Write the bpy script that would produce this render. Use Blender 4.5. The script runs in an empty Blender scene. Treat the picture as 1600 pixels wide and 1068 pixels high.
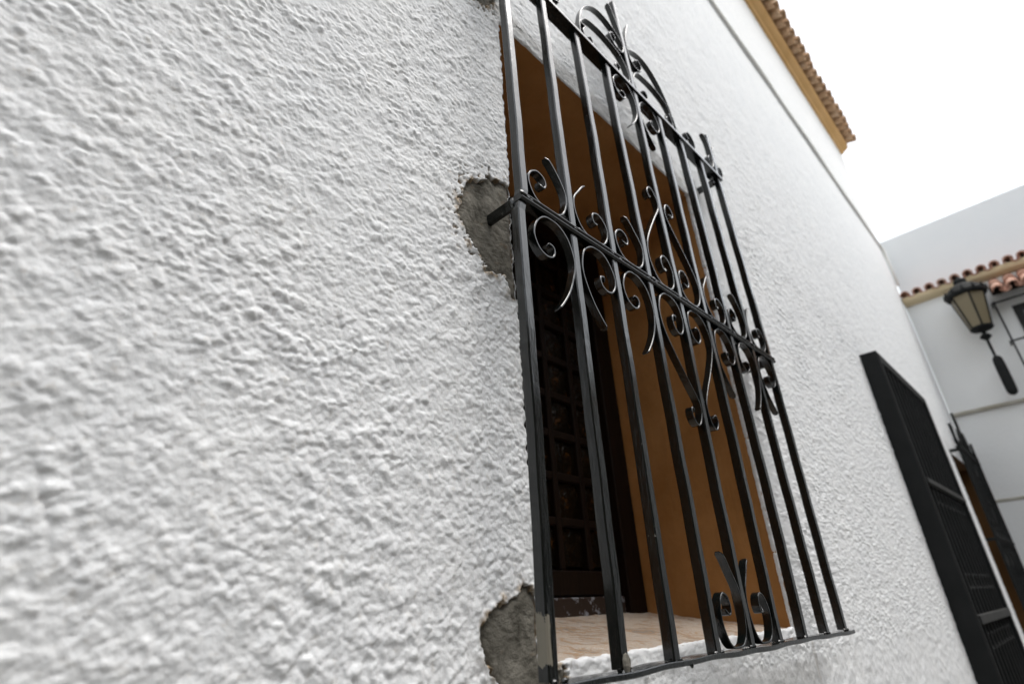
import bpy, math, random
import numpy as np
from mathutils import Vector, Matrix

random.seed(7)
rng = np.random.default_rng(11)
S = bpy.context.scene
COL = S.collection
R = math.radians
H = 1.55            # height of the eye above the street; shapes below are written relative to the eye

# ------------------------------------------------------------------ camera
cam_d = bpy.data.cameras.new("camera")
cam = bpy.data.objects.new("camera", cam_d)
COL.objects.link(cam)
yaw, pitch, roll = 0.751232, 0.456234, -0.060616
fw = Vector((math.cos(pitch)*math.cos(yaw), math.cos(pitch)*math.sin(yaw), math.sin(pitch)))
rt = fw.cross(Vector((0, 0, 1))).normalized()
up = rt.cross(fw)
r2 = rt*math.cos(roll) + up*math.sin(roll)
u2 = up*math.cos(roll) - rt*math.sin(roll)
M = Matrix((r2, u2, -fw)).transposed().to_4x4()
M.translation = Vector((0, 0, H))
cam.matrix_world = M
cam_d.sensor_width = 36.0
cam_d.lens = 875.93/1600*36
cam_d.clip_start = 0.02
cam_d.clip_end = 600
cam_d.dof.use_dof = True
cam_d.dof.focus_distance = 0.96
cam_d.dof.aperture_fstop = 3.1
S.camera = cam

# ------------------------------------------------------------------ sky, sun, exposure
SUN_EL, SUN_AZ = 70.0, 152.0         # azimuth clockwise from +Y
w = bpy.data.worlds.new("World")
S.world = w
w.use_nodes = True
nt = w.node_tree
bg = nt.nodes["Background"]
sky = nt.nodes.new("ShaderNodeTexSky")
sky.sky_type = 'NISHITA'
sky.sun_disc = False
sky.sun_elevation = R(SUN_EL)
sky.sun_rotation = R(SUN_AZ)
sky.dust_density = 4.0
sky.air_density = 2.0
hs = nt.nodes.new("ShaderNodeHueSaturation")       # thick overcast: almost no blue left
hs.inputs["Saturation"].default_value = 0.30
nt.links.new(sky.outputs[0], hs.inputs["Color"])
nt.links.new(hs.outputs[0], bg.inputs["Color"])
bg.inputs["Strength"].default_value = 0.15
sd = bpy.data.lights.new("sun", 'SUN')
sd.energy = 0.5
sd.angle = R(34)
sd.color = (1.0, 0.985, 0.965)
so = bpy.data.objects.new("sun", sd)
COL.objects.link(so)
az, el = R(SUN_AZ), R(SUN_EL)
sv = Vector((math.sin(az)*math.cos(el), math.cos(az)*math.cos(el), math.sin(el)))
so.rotation_euler = (-sv).to_track_quat('-Z', 'Y').to_euler()
so.location = (0, -6, 12)
S.view_settings.view_transform = 'Standard'
S.view_settings.look = 'None'
S.view_settings.gamma = 1.0
S.view_settings.exposure = 1.03
S.cycles.use_denoising = True
S.cycles.max_bounces = 8

# ------------------------------------------------------------------ helpers
def sub(v, z): return (v[0]-z[0], v[1]-z[1], v[2]-z[2])

def setprops(o, label=None, cat=None, group=None, kind=None):
    if label: o["label"] = label
    if cat: o["category"] = cat
    if group: o["group"] = group
    if kind: o["kind"] = kind

ROOTLOC = {}
def thing(name, label, cat, loc, group=None):
    o = bpy.data.objects.new(name, None)
    o.empty_display_size = 0.1
    COL.objects.link(o)
    o.location = (loc[0], loc[1], loc[2]+H)
    ROOTLOC[o.name] = o.location.copy()
    setprops(o, label, cat, group)
    return o

def mk(name, verts, faces, mat, parent=None, smooth=False, label=None):
    """One mesh object; verts are relative to the eye's foot (z shifted by H)."""
    off = Vector((0, 0, -H))
    if parent is not None:
        r = parent
        while r.parent: r = r.parent
        off = ROOTLOC[r.name] - Vector((0, 0, H))
    va = np.asarray(verts, dtype=np.float64).reshape(-1, 3) - np.array(off)
    me = bpy.data.meshes.new(name)
    me.from_pydata(va.tolist(), [], faces)
    me.update()
    if smooth:
        me.polygons.foreach_set("use_smooth", [True]*len(me.polygons))
    me.materials.append(mat)
    o = bpy.data.objects.new(name, me)
    COL.objects.link(o)
    if parent is not None: o.parent = parent
    if label: o["label"] = label
    return o

class MB:
    def __init__(s): s.v, s.f = [], []
    def add(s, v, f):
        n = len(s.v); s.v += [tuple(p) for p in v]; s.f += [tuple(i+n for i in q) for q in f]; return s
    def box(s, a, b, ch=0.0):
        x0, y0, z0 = a; x1, y1, z1 = b
        if ch <= 0:
            v = [(x0,y0,z0),(x1,y0,z0),(x1,y1,z0),(x0,y1,z0),(x0,y0,z1),(x1,y0,z1),(x1,y1,z1),(x0,y1,z1)]
            return s.add(v, [(0,3,2,1),(4,5,6,7),(0,1,5,4),(1,2,6,5),(2,3,7,6),(3,0,4,7)])
        # chamfered along every edge: 24 verts
        c = ch; v = []; ids = {}
        for ix, x in ((0, x0), (1, x1)):
            for iy, y in ((0, y0), (1, y1)):
                for iz, z in ((0, z0), (1, z1)):
                    sx = c if ix == 0 else -c; sy = c if iy == 0 else -c; sz = c if iz == 0 else -c
                    for k, p in enumerate(((x, y+sy, z+sz), (x+sx, y, z+sz), (x+sx, y+sy, z))):
                        ids[ix, iy, iz, k] = len(v); v.append(p)
        g = lambda a, b, cc, k: ids[a, b, cc, k]
        f = []
        for q in (0, 1):
            fx = [g(q,0,0,0), g(q,1,0,0), g(q,1,1,0), g(q,0,1,0)]
            fy = [g(0,q,0,1), g(0,q,1,1), g(1,q,1,1), g(1,q,0,1)]
            fz = [g(0,0,q,2), g(1,0,q,2), g(1,1,q,2), g(0,1,q,2)]
            for F in (fx, fy, fz): f.append(tuple(F if q else F[::-1]))
        for a in (0, 1):
            for b in (0, 1):
                f.append((g(0,a,b,1), g(1,a,b,1), g(1,a,b,2), g(0,a,b,2)))
                f.append((g(a,0,b,0), g(a,1,b,0), g(a,1,b,2), g(a,0,b,2)))
                f.append((g(a,b,0,0), g(a,b,1,0), g(a,b,1,1), g(a,b,0,1)))
                for cc in (0, 1): f.append((g(a,b,cc,0), g(a,b,cc,1), g(a,b,cc,2))) if b == 0 or True else None
        seen = set(); ff = []
        for q in f:
            key = tuple(sorted(q))
            if key not in seen: seen.add(key); ff.append(q)
        return s.add(v, ff)
    def lathe(s, c, prof, n=20, axis=2):
        v = []
        for r, z in prof:
            for k in range(n):
                a = 2*math.pi*k/n
                v.append((c[0]+r*math.cos(a), c[1]+r*math.sin(a), c[2]+z))
        f = []
        for i in range(len(prof)-1):
            for k in range(n):
                k2 = (k+1) % n
                f.append((i*n+k, i*n+k2, (i+1)*n+k2, (i+1)*n+k))
        f.append(tuple(range(n))[::-1]); f.append(tuple((len(prof)-1)*n+k for k in range(n)))
        return s.add(v, f)
    def tube(s, pts, r, n=8):
        pts = [Vector(p) for p in pts]; v = []; f = []
        prev = None
        for i, p in enumerate(pts):
            t = (pts[min(i+1, len(pts)-1)] - pts[max(i-1, 0)]).normalized()
            a = Vector((0, 0, 1)) if abs(t.z) < 0.9 else Vector((1, 0, 0))
            u = t.cross(a).normalized(); b = t.cross(u)
            rr = r[i] if isinstance(r, (list, tuple)) else r
            for k in range(n):
                th = 2*math.pi*k/n
                v.append(tuple(p + (u*math.cos(th)+b*math.sin(th))*rr))
        for i in range(len(pts)-1):
            for k in range(n):
                k2 = (k+1) % n
                f.append((i*n+k, (i+1)*n+k, (i+1)*n+k2, i*n+k2))
        f.append(tuple(range(n))); f.append(tuple((len(pts)-1)*n+k for k in range(n))[::-1])
        return s.add(v, f)
    def blob(s, c, r, sq=(1, 1, 1), n=8):
        v = []; f = []
        m = 5
        for i in range(m+1):
            th = math.pi*i/m
            for k in range(n):
                a = 2*math.pi*k/n
                q = 1+0.22*(random.random()-0.5)
                v.append((c[0]+r*q*sq[0]*math.sin(th)*math.cos(a), c[1]+r*q*sq[1]*math.sin(th)*math.sin(a), c[2]+r*sq[2]*math.cos(th)))
        for i in range(m):
            for k in range(n):
                k2 = (k+1) % n
                f.append((i*n+k, (i+1)*n+k, (i+1)*n+k2, i*n+k2))
        return s.add(v, f)
    def build(s, name, mat, parent=None, smooth=False, label=None):
        return mk(name, s.v, s.f, mat, parent, smooth, label)

# ---- 2-D gradient noise on arrays
_T = rng.random((8, 256, 256))*2*math.pi
def perlin(x, y, seed=0):
    T = _T[seed % 8]
    xi = np.floor(x).astype(int); yi = np.floor(y).astype(int)
    fx = x-xi; fy = y-yi
    u = fx*fx*fx*(fx*(fx*6-15)+10); v = fy*fy*fy*(fy*(fy*6-15)+10)
    def g(ix, iy, dx, dy):
        a = T[(xi+ix) & 255, (yi+iy) & 255]
        return np.cos(a)*dx + np.sin(a)*dy
    a = g(0,0,fx,fy); b = g(1,0,fx-1,fy); c = g(0,1,fx,fy-1); d = g(1,1,fx-1,fy-1)
    return ((a+(b-a)*u) + ((c+(d-c)*u)-(a+(b-a)*u))*v)*1.5

_J = rng.random((4, 128, 128, 3))
def grains(x, y, cell, seed=0):
    """rounded grains: one dome per jittered cell, the highest wins"""
    J = _J[seed % 4]
    u = x/cell; v = y/cell
    ui = np.floor(u).astype(int); vi = np.floor(v).astype(int)
    out = np.zeros(u.shape)
    for a in (-1, 0, 1):
        for b in (-1, 0, 1):
            c = J[(ui+a) & 127, (vi+b) & 127]
            r = 0.42+0.42*c[..., 2]
            d2 = ((u-(ui+a+c[..., 0]))**2 + (v-(vi+b+c[..., 1]))**2)/(r*r)
            out = np.maximum(out, (0.45+0.55*c[..., 2])*np.clip(1-d2, 0, 1)**0.8)
    return out

def sstep(a, b, x):
    t = np.clip((x-a)/(b-a), 0, 1); return t*t*(3-2*t)

# ------------------------------------------------------------------ materials
def new_mat(name, col, rough=0.6, spec=0.5, metal=0.0):
    m = bpy.data.materials.new(name); m.use_nodes = True
    b = m.node_tree.nodes["Principled BSDF"]
    b.inputs["Base Color"].default_value = (*col, 1)
    b.inputs["Roughness"].default_value = rough
    b.inputs["Specular IOR Level"].default_value = spec
    b.inputs["Metallic"].default_value = metal
    return m, m.node_tree, b

def noise(nt, scale, detail=4, rough=0.55, vec=None, dist=0.0):
    n = nt.nodes.new("ShaderNodeTexNoise")
    n.inputs["Scale"].default_value = scale; n.inputs["Detail"].default_value = detail
    n.inputs["Roughness"].default_value = rough; n.inputs["Distortion"].default_value = dist
    if vec is not None: nt.links.new(vec, n.inputs["Vector"])
    return n.outputs["Fac"]

def ramp(nt, fac, stops):
    r = nt.nodes.new("ShaderNodeValToRGB")
    e = r.color_ramp.elements
    while len(e) > 1: e.remove(e[-1])
    e[0].position = stops[0][0]; e[0].color = (*stops[0][1], 1) if len(stops[0][1]) == 3 else stops[0][1]
    for p, c in stops[1:]:
        k = e.new(p); k.color = (*c, 1)
    nt.links.new(fac, r.inputs["Fac"])
    return r.outputs["Color"]

def mix(nt, fac, a, b):
    n = nt.nodes.new("ShaderNodeMix"); n.data_type = 'RGBA'
    if isinstance(fac, (int, float)): n.inputs[0].default_value = fac
    else: nt.links.new(fac, n.inputs[0])
    for i, v in ((6, a), (7, b)):
        if isinstance(v, tuple): n.inputs[i].default_value = (*v, 1)
        else: nt.links.new(v, n.inputs[i])
    return n.outputs[2]

def bump(nt, b, hgt, dist=0.001, strength=1.0):
    n = nt.nodes.new("ShaderNodeBump")
    n.inputs["Distance"].default_value = dist; n.inputs["Strength"].default_value = strength
    nt.links.new(hgt, n.inputs["Height"]); nt.links.new(n.outputs[0], b.inputs["Normal"])
    return n

def coords(nt, scale=(1, 1, 1), rot=(0, 0, 0)):
    g = nt.nodes.new("ShaderNodeNewGeometry")
    mp = nt.nodes.new("ShaderNodeMapping")
    mp.inputs["Scale"].default_value = scale; mp.inputs["Rotation"].default_value = rot
    nt.links.new(g.outputs["Position"], mp.inputs["Vector"])
    return mp.outputs["Vector"]

def math_node(nt, op, a, b=None):
    n = nt.nodes.new("ShaderNodeMath"); n.operation = op
    for i, v in ((0, a), (1, b)):
        if v is None: continue
        if isinstance(v, (int, float)): n.inputs[i].default_value = v
        else: nt.links.new(v, n.inputs[i])
    return n.outputs[0]

def mat_stucco():
    m, nt, b = new_mat("white_roughcast", (0.8, 0.8, 0.79), 0.85, 0.25)
    v = coords(nt)
    stain = ramp(nt, noise(nt, 75, 6, 0.72, v), [(0.57, (0, 0, 0)), (0.70, (1, 1, 1))])
    base = ramp(nt, noise(nt, 7, 5, 0.6, v), [(0.3, (0.765, 0.78, 0.79)), (0.7, (0.815, 0.825, 0.825))])
    c = mix(nt, math_node(nt, 'MULTIPLY', stain, 0.38), base, (0.52, 0.475, 0.40))
    at = nt.nodes.new("ShaderNodeAttribute"); at.attribute_name = 'dirt'
    brown = ramp(nt, noise(nt, 90, 4, 0.6, v), [(0.35, (0.10, 0.075, 0.045)), (0.55, (0.36, 0.27, 0.17)), (0.7, (0.62, 0.52, 0.40))])
    nt.links.new(mix(nt, at.outputs["Fac"], c, brown), b.inputs["Base Color"])
    h1 = noise(nt, 210, 4, 0.6, v)
    h2 = noise(nt, 520, 3, 0.6, v)
    bump(nt, b, math_node(nt, 'ADD', h1, math_node(nt, 'MULTIPLY', h2, 0.3)), 0.0016, 0.6)
    return m

def mat_plaster(name, c0, c1, sc=3.0, bd=0.002, rough=0.85, fine=60, spec=0.25):
    m, nt, b = new_mat(name, c0, rough, spec)
    v = coords(nt)
    nt.links.new(ramp(nt, noise(nt, sc, 6, 0.6, v), [(0.3, c0), (0.7, c1)]), b.inputs["Base Color"])
    bump(nt, b, noise(nt, fine, 6, 0.6, v), bd, 0.7)
    return m

def mat_iron():
    m, nt, b = new_mat("black_gloss_paint", (0.0045, 0.006, 0.0057), 0.28, 0.5)
    v = coords(nt)
    chip = ramp(nt, noise(nt, 95, 5, 0.7, v), [(0.70, (0, 0, 0)), (0.73, (1, 1, 1))])
    dust = ramp(nt, noise(nt, 14, 5, 0.65, v), [(0.45, (0.0045, 0.006, 0.0057)), (0.8, (0.009, 0.010, 0.0096))])
    nt.links.new(mix(nt, chip, dust, (0.16, 0.145, 0.12)), b.inputs["Base Color"])
    rg = ramp(nt, noise(nt, 40, 4, 0.6, v), [(0.3, (0.09, 0.09, 0.09)), (0.75, (0.22, 0.22, 0.22))])
    b.inputs["Coat Weight"].default_value = 0.2; b.inputs["Coat Roughness"].default_value = 0.16
    nt.links.new(mix(nt, chip, rg, (0.8, 0.8, 0.8)), b.inputs["Roughness"])
    vs = coords(nt, (1, 1, 0.22))
    bump(nt, b, math_node(nt, 'ADD', noise(nt, 150, 4, 0.55, vs), math_node(nt, 'MULTIPLY', chip, -0.5)), 0.0011, 0.7)
    return m

def mat_iron_peeled():
    """corner bar: the same paint, scraped to pale filler near its foot"""
    m = mat_iron(); m.name = "peeling_black_paint"
    nt = m.node_tree; b = nt.nodes["Principled BSDF"]
    g = nt.nodes.new("ShaderNodeNewGeometry"); sp = nt.nodes.new("ShaderNodeSeparateXYZ")
    nt.links.new(g.outputs["Position"], sp.inputs[0])
    z = math_node(nt, 'SUBTRACT', sp.outputs["Z"], H)
    n = noise(nt, 55, 5, 0.65, coords(nt, (1, 1, 0.4)))
    # band between z=-0.055 and 0.0 on the left side (x below the ridge)
    lo = math_node(nt, 'SMOOTH_MIN', 1.0, 1.0)
    d = math_node(nt, 'ABSOLUTE', math_node(nt, 'SUBTRACT', z, -0.028))
    k = math_node(nt, 'LESS_THAN', math_node(nt, 'ADD', d, math_node(nt, 'MULTIPLY', math_node(nt, 'SUBTRACT', n, 0.5), 0.05)), 0.027)
    sx = math_node(nt, 'LESS_THAN', math_node(nt, 'ADD', sp.outputs["X"], math_node(nt, 'MULTIPLY', math_node(nt, 'SUBTRACT', n, 0.5), 0.010)), 0.5765)
    k = math_node(nt, 'MULTIPLY', k, sx)
    old = b.inputs["Base Color"].links[0].from_socket
    nt.links.new(mix(nt, k, old, (0.17, 0.155, 0.12)), b.inputs["Base Color"])
    oldr = b.inputs["Roughness"].links[0].from_socket
    nt.links.new(mix(nt, k, oldr, (0.8, 0.8, 0.8)), b.inputs["Roughness"])
    return m

def mat_cement():
    m, nt, b = new_mat("bare_cement", (0.2, 0.19, 0.165), 0.9, 0.2)
    v = coords(nt)
    c = ramp(nt, noise(nt, 22, 7, 0.65, v, 0.4), [(0.32, (0.055, 0.050, 0.038)), (0.46, (0.125, 0.117, 0.097)), (0.68, (0.215, 0.202, 0.170))])
    rust = ramp(nt, noise(nt, 30, 4, 0.6, coords(nt, (1, 1, 1.3))), [(0.64, (0, 0, 0)), (0.75, (1, 1, 1))])
    nt.links.new(mix(nt, math_node(nt, 'MULTIPLY', rust, 0.5), c, (0.22, 0.13, 0.06)), b.inputs["Base Color"])
    h = math_node(nt, 'ADD', noise(nt, 60, 6, 0.65, coords(nt, (1, 1, 1.5), (0, 0.5, 0))), math_node(nt, 'MULTIPLY', noise(nt, 400, 3, 0.6, v), 0.25))
    bump(nt, b, h, 0.004, 0.9)
    return m

def mat_marble():
    m, nt, b = new_mat("streaked_stone", (0.5, 0.36, 0.22), 0.5, 0.4)
    v = coords(nt, (1.0, 0.6, 1.0), (0, 0, 0.7))
    n = noise(nt, 16, 9, 0.76, v, 1.2)
    c = ramp(nt, n, [(0.34, (0.14, 0.12, 0.10)), (0.41, (0.32, 0.28, 0.24)), (0.455, (0.45, 0.26, 0.12)), (0.48, (0.40, 0.33, 0.26)), (0.525, (0.55, 0.50, 0.45)), (0.565, (0.44, 0.31, 0.19)), (0.60, (0.58, 0.53, 0.48)), (0.68, (0.30, 0.23, 0.17))])
    nt.links.new(c, b.inputs["Base Color"])
    bump(nt, b, noise(nt, 45, 5, 0.6, v), 0.003, 0.6)
    return m

def mat_wood(name, c0, c1, rough=0.5):
    m, nt, b = new_mat(name, c0, rough, 0.12)
    v = coords(nt, (6, 6, 0.6))
    n = noise(nt, 14, 6, 0.6, v, 0.8)
    nt.links.new(ramp(nt, n, [(0.3, c0), (0.7, c1)]), b.inputs["Base Color"])
    bump(nt, b, n, 0.0012, 0.6)
    return m

def mat_peel():
    m, nt, b = new_mat("flaking_white_paint", (0.3, 0.3, 0.3), 0.7, 0.3)
    n = noise(nt, 26, 6, 0.65, coords(nt))
    nt.links.new(ramp(nt, n, [(0.54, (0.030, 0.018, 0.012)), (0.60, (0.26, 0.27, 0.30))]), b.inputs["Base Color"])
    bump(nt, b, n, 0.003, 0.6)
    return m

def mat_amber():
    m, nt, b = new_mat("amber_glass", (0.06, 0.035, 0.008), 0.25, 0.15)
    v = coords(nt)
    nt.links.new(ramp(nt, noise(nt, 30, 4, 0.6, v), [(0.40, (0.004, 0.003, 0.0015)), (0.60, (0.010, 0.0055, 0.002)), (0.74, (0.09, 0.035, 0.007))]), b.inputs["Base Color"])
    bump(nt, b, noise(nt, 55, 3, 0.6, v), 0.01, 1.0)
    return m

def mat_tile(name, stops):
    m, nt, b = new_mat(name, stops[0][1], 0.85, 0.2)
    v = coords(nt)
    nt.links.new(ramp(nt, noise(nt, 9, 6, 0.7, v), stops), b.inputs["Base Color"])
    bump(nt, b, noise(nt, 60, 5, 0.6, v), 0.004, 0.7)
    return m

STUCCO = mat_stucco()
def mat_orange():
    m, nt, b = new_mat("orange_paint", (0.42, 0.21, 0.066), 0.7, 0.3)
    v = coords(nt)
    br = noise(nt, 60, 5, 0.65, coords(nt, (1, 1, 0.16)))
    c = ramp(nt, noise(nt, 6, 6, 0.62, v), [(0.30, (0.37, 0.165, 0.045)), (0.70, (0.49, 0.24, 0.083))])
    c = mix(nt, math_node(nt, 'MULTIPLY', ramp(nt, br, [(0.45, (0, 0, 0)), (0.75, (1, 1, 1))]), 0.18), c, (0.27, 0.12, 0.035))
    sc = ramp(nt, noise(nt, 38, 5, 0.7, v, 0.6), [(0.69, (0, 0, 0)), (0.73, (1, 1, 1))])
    c = mix(nt, math_node(nt, 'MULTIPLY', sc, 0.45), c, (0.52, 0.40, 0.26))
    nt.links.new(c, b.inputs["Base Color"])
    bump(nt, b, math_node(nt, 'ADD', br, noise(nt, 24, 6, 0.6, v)), 0.0022, 0.8)
    return m
ORANGE = mat_orange()
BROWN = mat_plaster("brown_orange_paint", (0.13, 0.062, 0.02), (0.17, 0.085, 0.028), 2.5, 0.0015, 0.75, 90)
OCHRE = mat_plaster("ochre_paint", (0.62, 0.38, 0.15), (0.72, 0.47, 0.22), 4, 0.002, 0.8, 50)
PALE_OCHRE = mat_plaster("pale_ochre_paint", (0.62, 0.50, 0.31), (0.70, 0.58, 0.39), 4, 0.002, 0.8, 50)
SMOOTHW = mat_plaster("smooth_white_plaster", (0.84, 0.85, 0.845), (0.88, 0.88, 0.87), 1.2, 0.003, 0.85, 40)
SMOOTHO = mat_plaster("brown_plaster", (0.10, 0.075, 0.055), (0.14, 0.11, 0.085), 1.2, 0.003, 0.85, 40)
UPPERW = mat_plaster("grey_white_plaster", (0.80, 0.83, 0.85), (0.85, 0.87, 0.88), 1.2, 0.003, 0.85, 40)
IRON = mat_iron()
IRONP = mat_iron_peeled()
CEMENT = mat_cement()
MARBLE = mat_marble()
WOOD = mat_wood("dark_varnished_wood", (0.005, 0.003, 0.002), (0.015, 0.0075, 0.004), 0.6)
PEEL = mat_peel()
AMBER = mat_amber()
TILE_OLD = mat_tile("weathered_clay", [(0.3, (0.33, 0.22, 0.14)), (0.5, (0.54, 0.37, 0.23)), (0.7, (0.62, 0.50, 0.38))])
TILE_RED = mat_tile("red_clay", [(0.3, (0.30, 0.16, 0.115)), (0.5, (0.48, 0.27, 0.20)), (0.72, (0.56, 0.43, 0.35))])
LEDGE = mat_plaster("mossy_ledge", (0.34, 0.31, 0.24), (0.52, 0.50, 0.45), 6, 0.003, 0.9, 40)
CABLEM, _, _ = new_mat("painted_cable", (0.84, 0.84, 0.81), 0.8, 0.2)
DARKMETAL = mat_plaster("matt_black_metal", (0.006, 0.007, 0.007), (0.012, 0.013, 0.013), 8, 0.001, 0.75, 60)
GREYMETAL = mat_plaster("worn_grey_metal", (0.020, 0.021, 0.021), (0.038, 0.038, 0.036), 12, 0.001, 0.8, 60)
LAMPGLASS, _, _ = new_mat("yellowed_lamp_glass", (0.20, 0.165, 0.10), 0.35, 0.4)
ASPHALT = mat_plaster("street_paving", (0.13, 0.127, 0.12), (0.19, 0.185, 0.175), 2, 0.004, 0.9, 70)
GREYPANE, _, _ = new_mat("dull_pane", (0.10, 0.105, 0.11), 0.15, 0.5)

# ------------------------------------------------------------------ ground
g = mk("street", [(-300, -300, -H), (300, -300, -H), (300, 300, -H), (-300, 300, -H)], [(0, 1, 2, 3)], ASPHALT)
setprops(g, "grey street paving running along the white wall", "street", kind="structure")

# ------------------------------------------------------------------ the white house
YW = 0.577                      # wall plane
XE, ZT = 7.05, 5.12             # far end and top of the wall
house = thing("white_house", "tall white roughcast house wall with tiled eave, filling the left of the picture", "house", (2.0, YW, -H))

OPEN1 = (0.640, 1.556, -0.058, 1.273)
OPEN2 = (3.58, 4.66, -H, 1.20)
OPEN3 = (5.86, 6.93, -0.40, 1.03)

def spaced(segs):
    out = [segs[0][0]]
    for a, b, s0, s1 in segs:
        x = a; L = b-a
        n = max(1, int(round(L/((s0+s1)/2))))
        t = np.linspace(0, 1, n+1)[1:]
        # spacing grows linearly
        k = s1/s0
        y = (t*(1+(k-1)*t/2))/(1+(k-1)/2)
        out += list(a+L*y)
    return np.array(out)

xs = spaced([(-3.0, -1.5, 0.05, 0.012), (-1.5, -0.12, 0.010, 0.004), (-0.12, 0.66, 0.0018, 0.0018), (0.66, 1.6, 0.004, 0.005),
             (1.6, 3.5, 0.006, 0.012), (3.5, XE, 0.012, 0.03)])
zs = spaced([(-H, -0.5, 0.12, 0.02), (-0.5, -0.12, 0.012, 0.004), (-0.12, 1.4, 0.0019, 0.0019), (1.4, 2.2, 0.004, 0.008), (2.2, 3.8, 0.01, 0.025), (3.8, ZT, 0.03, 0.05)])
def snap(arr, vals):
    for v in vals:
        i = int(np.argmin(abs(arr-v)))
        if 0 < i < len(arr)-1: arr[i] = v
snap(xs, [OPEN1[0], OPEN1[1], OPEN2[0], OPEN2[1], OPEN3[0], OPEN3[1]])
snap(zs, [OPEN1[2], OPEN1[3], OPEN2[3], OPEN3[2], OPEN3[3]])

def inside(px, pz, poly):
    r = np.zeros(px.shape, bool)
    n = len(poly)
    for i in range(n):
        x0, z0 = poly[i]; x1, z1 = poly[(i+1) % n]
        c = ((z0 > pz) != (z1 > pz))
        xi = x0+(pz-z0)/((z1-z0) if z1 != z0 else 1e-9)*(x1-x0)
        r ^= c & (px < xi)
    return r

def poly_dist(px, pz, poly):
    d = np.full(px.shape, 1e9)
    n = len(poly)
    for i in range(n):
        a = np.array(poly[i]); b = np.array(poly[(i+1) % n]); ab = b-a
        t = np.clip(((px-a[0])*ab[0]+(pz-a[1])*ab[1])/(ab@ab), 0, 1)
        d = np.minimum(d, np.hypot(px-a[0]-t*ab[0], pz-a[1]-t*ab[1]))
    return np.where(inside(px, pz, poly), -d, d)

PATCHES = [
    [(0.506, 0.625), (0.508, 0.668), (0.524, 0.706), (0.555, 0.728), (0.585, 0.757), (0.606, 0.752), (0.66, 0.772), (0.66, 0.50), (0.622, 0.505), (0.612, 0.548), (0.590, 0.535), (0.566, 0.535), (0.560, 0.562), (0.532, 0.572)],
    [(0.529, -0.028), (0.541, 0.000), (0.566, 0.018), (0.595, 0.024), (0.614, 0.040), (0.632, 0.030), (0.66, 0.012), (0.66, -0.064), (0.688, -0.063), (0.684, -0.11), (0.62, -0.16), (0.578, -0.13), (0.565, -0.085), (0.545, -0.055)],
    [(0.52, 1.295), (0.560, 1.272), (0.590, 1.276), (0.612, 1.297), (0.625, 1.33), (0.63, 1.42), (0.55, 1.43)],
]
def patch_field(X, Z):
    """signed distance to the nearest patch, with a ragged outline"""
    d = np.full(X.shape, 1e9)
    wob = perlin(X/0.022, Z/0.022, 5)*0.007 + perlin(X/0.008, Z/0.008, 6)*0.0048 + perlin(X/0.0042, Z/0.0042, 2)*0.0022
    m = (X > 0.4) & (X < 0.76)
    for P in PATCHES:
        dd = np.full(X.shape, 1e9)
        dd[m] = poly_dist(X[m], Z[m], P)
        d = np.minimum(d, dd)
    return d + wob

def stucco(X, Z):
    """height of the thrown render above the wall plane"""
    wx = perlin(X/0.017, Z/0.017, 1)*0.0034 + perlin(X/0.0062, Z/0.0062, 3)*0.0012
    wz = perlin(X/0.017+9.3, Z/0.017+4.1, 2)*0.0034 + perlin(X/0.0062+5, Z/0.0062+2, 4)*0.0012
    x = X+wx; z = Z+wz
    g0 = grains(x+1.1, z, 0.0175, 3)                   # thrown lumps and grains of four sizes
    g1 = grains(x, z, 0.0102, 1)
    g2 = grains(x, z+0.4, 0.0064, 2)
    g3 = grains(x+0.7, z+0.1, 0.0044, 0)
    n1 = perlin(X/0.026, Z/0.023, 3)
    n2 = perlin(x/0.0100+3.1, z/0.0090+7.7, 4)
    thin = sstep(-0.55, 0.35, perlin(X/0.05+7, Z/0.045, 2)+0.3*n1)   # more thinly covered spots
    big = perlin(X/0.13, Z/0.13, 6)
    h = (0.25+0.75*thin)*(0.0030*g0**1.6 + 0.0034*g1**1.4) + 0.0021*g2**1.3 + 0.0010*g3 + 0.0013*n1 + 0.0004*n2 + 0.0018*big - 0.0035
    return AMP*h*(0.9+0.35*perlin(X/0.22+5, Z/0.22, 7))

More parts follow.
